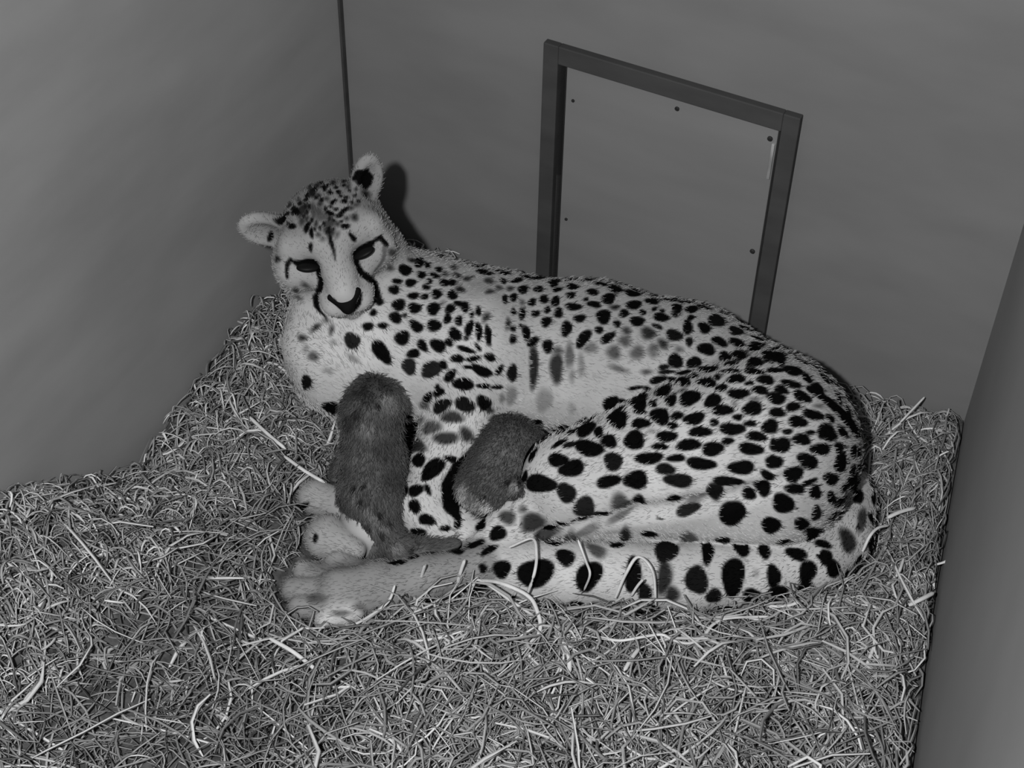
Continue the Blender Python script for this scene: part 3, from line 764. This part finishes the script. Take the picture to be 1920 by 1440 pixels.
for (ox, oy, sc, lst) in TILES:
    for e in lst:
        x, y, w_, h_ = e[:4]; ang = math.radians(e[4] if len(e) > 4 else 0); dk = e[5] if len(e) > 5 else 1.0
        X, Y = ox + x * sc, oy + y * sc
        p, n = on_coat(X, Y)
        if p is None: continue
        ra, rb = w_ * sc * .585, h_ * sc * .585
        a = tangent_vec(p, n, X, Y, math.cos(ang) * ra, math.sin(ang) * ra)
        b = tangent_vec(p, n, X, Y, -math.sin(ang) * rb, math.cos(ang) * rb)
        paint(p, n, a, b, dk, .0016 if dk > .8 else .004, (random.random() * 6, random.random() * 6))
for pts, wd, dk in LINES:
    q = []
    for (x, y), w_ in zip(pts, wd):
        p, n = on_coat(400 + x * .25, 280 + y * .25)
        if p is not None: q.append((p, w_ * .25 * .8 * np.dot(p - CAM, FW) / FPX))
    for (p0, r0), (p1, r1) in zip(q[:-1], q[1:]):
        if np.linalg.norm(p1 - p0) > .09: continue
        sel = np.where(np.abs(BV - (p0 + p1) / 2).max(1) < .05)[0]
        ba = p1 - p0
        t = np.clip((BV[sel] - p0) @ ba / (ba @ ba), 0, 1)
        d = np.linalg.norm(BV[sel] - p0 - t[:, None] * ba, axis=1) - (r0 + (r1 - r0) * t)
        SPOT[sel] = np.maximum(SPOT[sel], np.clip(.5 - d / .0026, 0, 1) * dk)
# the sides the photo does not show carry the same kind of spots
vd_ = CAM - BV; vd_ /= np.linalg.norm(vd_, axis=1, keepdims=True)
cand = np.where((BNRM * vd_).sum(1) < 0.42)[0]
gz = (BNRM[cand] * vd_[cand]).sum(1)
cand = cand[(SPOT[cand] < .1) & ((gz < .02) | (BV[cand][:, 0] > P(760, 600, .2)[0])) & ((BV[cand][:, 0] > P(720, 1050, .05)[0]) | (BV[cand][:, 2] > .13))]
cand = cand[RNG.permutation(len(cand))[:9000]]
cs = np.array(centres); hid = []
for i in cand:
    p = BV[i]
    if p[2] < .02 or np.linalg.norm(p - HCEN) < .17: continue
    if (np.linalg.norm(cs - p, axis=1) < .023).any(): continue
    n = BNRM[i]; t1 = unit(np.cross(n, (0, 0, 1.0)) + 1e-6); t2 = np.cross(n, t1)
    paint(p, n, t1 * RNG.uniform(.009, .013), t2 * RNG.uniform(.007, .010), 1.0, .0016, (RNG.random() * 6, RNG.random() * 6))
    cs = np.vstack([cs, p])

SPOT = 1 - (1 - SPOT) ** 2.0
def path_dist(V, pts):
    d = np.full(len(V), 9.0)
    for a, b in zip(pts[:-1], pts[1:]):
        t = np.clip((V - a) @ (b - a) / ((b - a) @ (b - a)), 0, 1)
        d = np.minimum(d, np.linalg.norm(V - a - t[:, None] * (b - a), axis=1))
    return d
# the hind foot is greyer than the coat; back and crown are darker than chest and belly
fd = path_dist(BV, [P(880, 1066, .06), P(800, 1085, .062), P(700, 1104, .06), P(570, 1113, .055)])
TONE *= 1 - .52 * np.clip((.050 - fd) / .012, 0, 1)
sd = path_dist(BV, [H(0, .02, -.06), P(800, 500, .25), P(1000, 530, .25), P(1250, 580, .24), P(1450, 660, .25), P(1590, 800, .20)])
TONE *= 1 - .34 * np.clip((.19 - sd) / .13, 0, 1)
cd_ = np.linalg.norm((BV - H(0, .035, -.01)), axis=1)
TONE *= 1 - .36 * np.clip((.125 - cd_) / .06, 0, 1)
for c, r, k in ((H(0, -.012, .055), .085, .16), (H(-.090, .030, -.026), .045, .25), (H(.064, .060, -.036), .045, .2)):
    TONE *= 1 - k * np.clip((r - np.linalg.norm(BV - c, axis=1)) / (.4 * r), 0, 1)
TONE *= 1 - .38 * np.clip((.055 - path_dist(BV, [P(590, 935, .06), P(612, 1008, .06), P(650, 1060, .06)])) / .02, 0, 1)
def flen(p):
    d = np.linalg.norm(p - H(0, -.005, .06), axis=1)
    L = np.where(d < .085, .0035, .007)
    L = np.where((np.linalg.norm(p - HCEN, axis=1) < .16) & (p[:, 2] > .30), np.minimum(L, .0048), L)
    return np.where(np.linalg.norm(p - P(640, 660, .15), axis=1) < .11, .009, L)
EYES = [H(sx * .0375, .0105, .0635) for sx in (-1, 1)]
NOSE = H(0, -.031, .102)
def bare(p):
    k = np.linalg.norm(p - NOSE, axis=1) > .020
    for e in EYES: k &= np.linalg.norm(p - e, axis=1) > .015
    return k
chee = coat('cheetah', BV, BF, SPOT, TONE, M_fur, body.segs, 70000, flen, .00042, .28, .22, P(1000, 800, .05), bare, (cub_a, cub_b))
tag(chee, 'adult cheetah with black spots lying curled up on the straw', 'cheetah')
def gloss(name, v, rough):
    mt, nt, b = mat_new(name, rough); b.inputs['Base Color'].default_value = g(v); b.inputs['Specular IOR Level'].default_value = .5
    return mt
M_eye = gloss('dark_eye', .005, .5); M_nose = gloss('nose_leather', .004, .8)
M_eye.node_tree.nodes['Principled BSDF'].inputs['Specular IOR Level'].default_value = .10
M_nose.node_tree.nodes['Principled BSDF'].inputs['Specular IOR Level'].default_value = .08
def lid_axes(sx):
    c, q = math.cos(sx * .24), math.sin(sx * .24)     # outer corners drawn upward
    return np.stack([HM[0] * c + HM[1] * q, -HM[0] * q + HM[1] * c, HM[2]])
def part_sdf(name, build, c, m, h, mat, parent):
    s = Sdf(c - m, c + m, h); build(s); V, F = s.mesh()
    return mesh_obj(name, V, F, mat, parent)
for sx, e in zip((-1, 1), EYES):
    part_sdf('eye', lambda s: s.ell(e, HS * np.array([.0150, .0050, .009]), lid_axes(sx), .002), e, .025, .001, M_eye, chee)
def nose_b(s):
    s.cone(H(-.0175, -.022, .096), .0052, H(0, -.0385, .1035), .0078, .003)
    s.cone(H(.0175, -.022, .096), .0052, H(0, -.0385, .1035), .0078, .003)
    s.cone(H(0, -.034, .101), .0075, H(0, -.038, .103), .008, .006)
    s.cone(H(0, -.040, .103), .0028, H(0, -.050, .098), .002, .003)
nz_ = part_sdf('nose', nose_b, NOSE, .035, .0012, M_nose, chee)
nz_['label'] = 'black nose leather'

# ------------------------------------------------------------------ the cubs
M_cub = fur_mat('cub_coat', 0.092, 0.004)
def cub_obj(s, marks, label, org, n):
    V, F = s.mesh()
    sp = np.zeros(len(V)); tn = np.ones(len(V))
    tn *= .75 + .5 * vn3(V, 70, 5)
    tree = BVHTree.FromPolygons([Vector(v) for v in V], [tuple(f) for f in F])
    for (x, y, r, k) in marks:
        h = tree.ray_cast(cam_v, Vector(ray(x, y)).normalized())
        if h[0] is None: continue
        d = np.linalg.norm(V - np.array(h[0]), axis=1); wgt = np.clip((r - d) / (.45 * r), 0, 1)
        if k > 1.95: tn = np.maximum(tn, 1 + (k - 1) * wgt)
        elif k >= .4: tn = tn * (1 + (k - 1) * wgt)
        else: sp = np.maximum(sp, wgt * (1 - k))
    o = coat('cheetah_cub', V, F, sp, tn, M_cub, s.segs, n, .0085, .00042, .40, .35, org, None, (body,))
    tag(o, label, 'cheetah cub', 'newborn cheetah cubs')
    return o
def vn3(V, s, seed):
    r = np.random.default_rng(seed); tab = r.random((32, 32, 32))
    q = V * s + 100; i = np.floor(q).astype(int); f = q - i; f = f * f * (3 - 2 * f)
    o = 0
    for a in (0, 1):
        for b in (0, 1):
            for c in (0, 1):
                o = o + tab[(i[:, 0] + a) % 32, (i[:, 1] + b) % 32, (i[:, 2] + c) % 32] * (f[:, 0] if a else 1 - f[:, 0]) * (f[:, 1] if b else 1 - f[:, 1]) * (f[:, 2] if c else 1 - f[:, 2])
    return o
cub_obj(cub_a, [(700, 720, .022, .5), (675, 732, .014, .5), (725, 727, .014, .5), (690, 748, .013, .5), (729, 758, .018, 1.9), (708, 760, .0055, .1), (672, 770, .010, .6), (668, 783, .008, .4), (690, 803, .014, 1.7), (672, 805, .010, 1.5),
                (655, 790, .014, .5), (640, 860, .018, 1.5), (638, 910, .018, 1.4), (720, 840, .020, .75), (735, 900, .02, .6), (670, 870, .022, 1.2), (664, 915, .006, .2), (682, 912, .005, .2), (676, 940, .006, .2), (668, 942, .010, 1.5),
                (690, 960, .009, 1.6), (700, 975, .007, 1.7), (712, 965, .006, .2), (705, 990, .010, 1.6), (722, 990, .008, 1.8), (728, 980, .006, .3), (690, 990, .007, .3), (715, 1003, .007, .3), (745, 1030, .010, 1.5), (770, 1035, .006, .3), (790, 1033, .008, 1.4), (815, 1036, .005, .3)],
        'dark fluffy cheetah cub stretched upright against its mother\'s chest', P(695, 900, .05), 16000)
cub_obj(cub_b, [(868, 922, .016, 4.2), (868, 942, .014, 4.6), (888, 948, .012, 3.6), (900, 940, .010, 3), (885, 930, .010, 2), (912, 955, .012, 6), (925, 962, .009, 5), (903, 896, .014, .5), (925, 895, .008, .5), (905, 918, .008, .4), (908, 932, .0045, .1), (875, 958, .008, .1),
                (963, 917, .009, 2.2), (930, 830, .014, 1.4), (915, 855, .012, 1.5), (965, 850, .008, 1.6), (945, 850, .007, 1.5), (975, 870, .008, 1.5), (1000, 850, .018, .6), (985, 880, .014, .6), (955, 903, .005, .2), (974, 905, .005, .2), (972, 928, .005, .2)],
        'dark fluffy cheetah cub tucked between its mother\'s foreleg and thigh', P(930, 880, .05), 12000)

# ------------------------------------------------------------------ single straw stalks that lie loose on top
M_stalk = noise_mat('pale_straw', 0.5, 0.75, (40, 40, 40), 3, 0.55, spec=0.3)
def stalk(pts, r, label):
    q = np.array([P(*p) for p in pts])
    if len(q) == 2: q = np.stack([q[0], (q[0] + q[1]) / 2 + np.array([0, 0, .003]), q[1]])
    e = np.concatenate([[2 * q[0] - q[1]], q, [2 * q[-1] - q[-2]]])
    out = []
    for i in range(1, len(e) - 2):
        for t in np.linspace(0, 1, 7)[:-1]:
            a, b, c, d = e[i - 1], e[i], e[i + 1], e[i + 2]
            out.append(.5 * (2 * b + (c - a) * t + (2 * a - 5 * b + 4 * c - d) * t * t + (3 * b - a - 3 * c + d) * t ** 3))
    out.append(q[-1]); out = np.array(out)
    V, F = tubes(out[None], np.array([r]), 6, .75)
    o = mesh_obj('straw_stalk', V, F, M_stalk, origin=out[0])
    tag(o, label, 'straw stalk', 'loose pale straw stalks')
Zs = .085
for pts, r, lab in [
    ([(900,1088,.075),(938,1093,.10),(987,1115,.10),(1006,1142,.085),(1011,1185,.075),(967,1232,.07)], .0030, 'thickest pale straw stalk, arching in a big loop below the tail tip'),
    ([(868,1128,.06),(886,1100,.075),(900,1088,.08),(960,1128,.085),(1003,1156,.07)], .0022, 'thin pale stalk running just inside the big looped stalk'),
    ([(955,1026,.10),(998,1010,.115),(1006,1040,.115),(1002,1075,.11),(988,1116,.07)], .0022, 'hooked pale stalk bent over the tip of the cheetah\'s tail'),
    ([(797,1059,.115),(786,1102,.06)], .0026, 'short upright pale stalk across the middle of the hind foot'),
    ([(871,1050,.11),(856,1100,.06)], .0028, 'short upright pale stalk where the hind foot meets the tail tip'),
    ([(1154,1121,.07),(1174,1075,.105),(1197,1044,.12),(1224,1072,.11),(1230,1136,.06)], .0024, 'pale stalk folded like a tent in front of the tail'),
    ([(1206,1086,.112),(1183,1118,.07)], .0022, 'short slanting stalk inside the tent-shaped stalk'),
    ([(1084,1013,.125),(1098,1051,.115),(1106,1077,.11),(1095,1107,.07)], .0018, 'thin zigzag stalk standing against the dark rings of the tail'),
    ([(1122,1194,.07),(1162,1201,.075),(1206,1194,.08),(1241,1190,.08),(1264,1201,.08),(1294,1206,.08),(1320,1191,.08),(1337,1171,.08),(1367,1159,.08),(1448,1156,.075)], .0026, 'longest wavy pale stalk lying on the straw below the tail'),
    ([(1040,1171,.07),(1052,1200,.078),(1066,1229,.08),(1068,1262,.075)], .0034, 'thick straight stalk pointing towards the viewer, right of the big loop'),
    ([(1665,970,.085),(1687,960,.09),(1716,952,.085)], .0032, 'short bright thick stalk right of the cheetah\'s rump'),
    ([(1704,1135,.08),(1730,1122,.09),(1751,1111,.085)], .0032, 'bright stalk lying close to the right wall, nearest the viewer'),
    ([(1754,1059,.08),(1777,1050,.09),(1792,1025,.09),(1794,1002,.08)], .0022, 'curved stalk hugging the foot of the right wall'),
    ([(1663,1098,.08),(1684,1075,.088),(1695,1046,.085)], .0022, 'slanting stalk between the tail\'s bend and the right wall'),
    ([(1617,1034,.075),(1631,1005,.09),(1646,990,.09),(1666,985,.08)], .0024, 'curved stalk beside the bend of the tail'),
    ([(1436,1135,.075),(1471,1137,.08),(1509,1125,.078)], .0028, 'pale stalk tucked against the underside of the tail'),
    ([(506,1197,.08),(551,1223,.085),(594,1257,.08)], .0030, 'long straight stalk left of the hind paw, in the foreground'),
    ([(740,1098,.10),(727,1129,.08),(685,1160,.075),(634,1186,.07)], .0024, 'bent stalk running down from the hind foot'),
    ([(1197,1217,.075),(1170,1258,.075)], .0030, 'short thick stalk below the longest wavy stalk'),
    ([(468,782,.075),(500,812,.082),(536,842,.078)], .0028, 'upper of two slanting stalks left of the upright cub'),
    ([(534,856,.08),(570,882,.088),(609,905,.085)], .0030, 'lower of two slanting stalks, pointing at the front paw'),
    ([(777,1121,.065),(784,1157,.078),(788,1179,.07)], .0030, 'pale stalk standing below the short upright stalk on the hind foot'),
    ([(1640,1209,.085),(1622,1256,.08)], .0026, 'slanting stalk near the bottom right corner of the bedding'),
    ([(1733,745,.125),(1710,769,.122),(1687,793,.115)], .0017, 'pale stalk on the straw bank below the back wall'),
    ([(23,950,.10),(70,915,.12),(117,888,.14)], .0024, 'long stalk lying up the straw bank at the left wall'),
    ([(43,903,.145),(78,936,.115)], .0020, 'short stalk crossing another on the left straw bank'),
]: stalk(pts, r, lab)
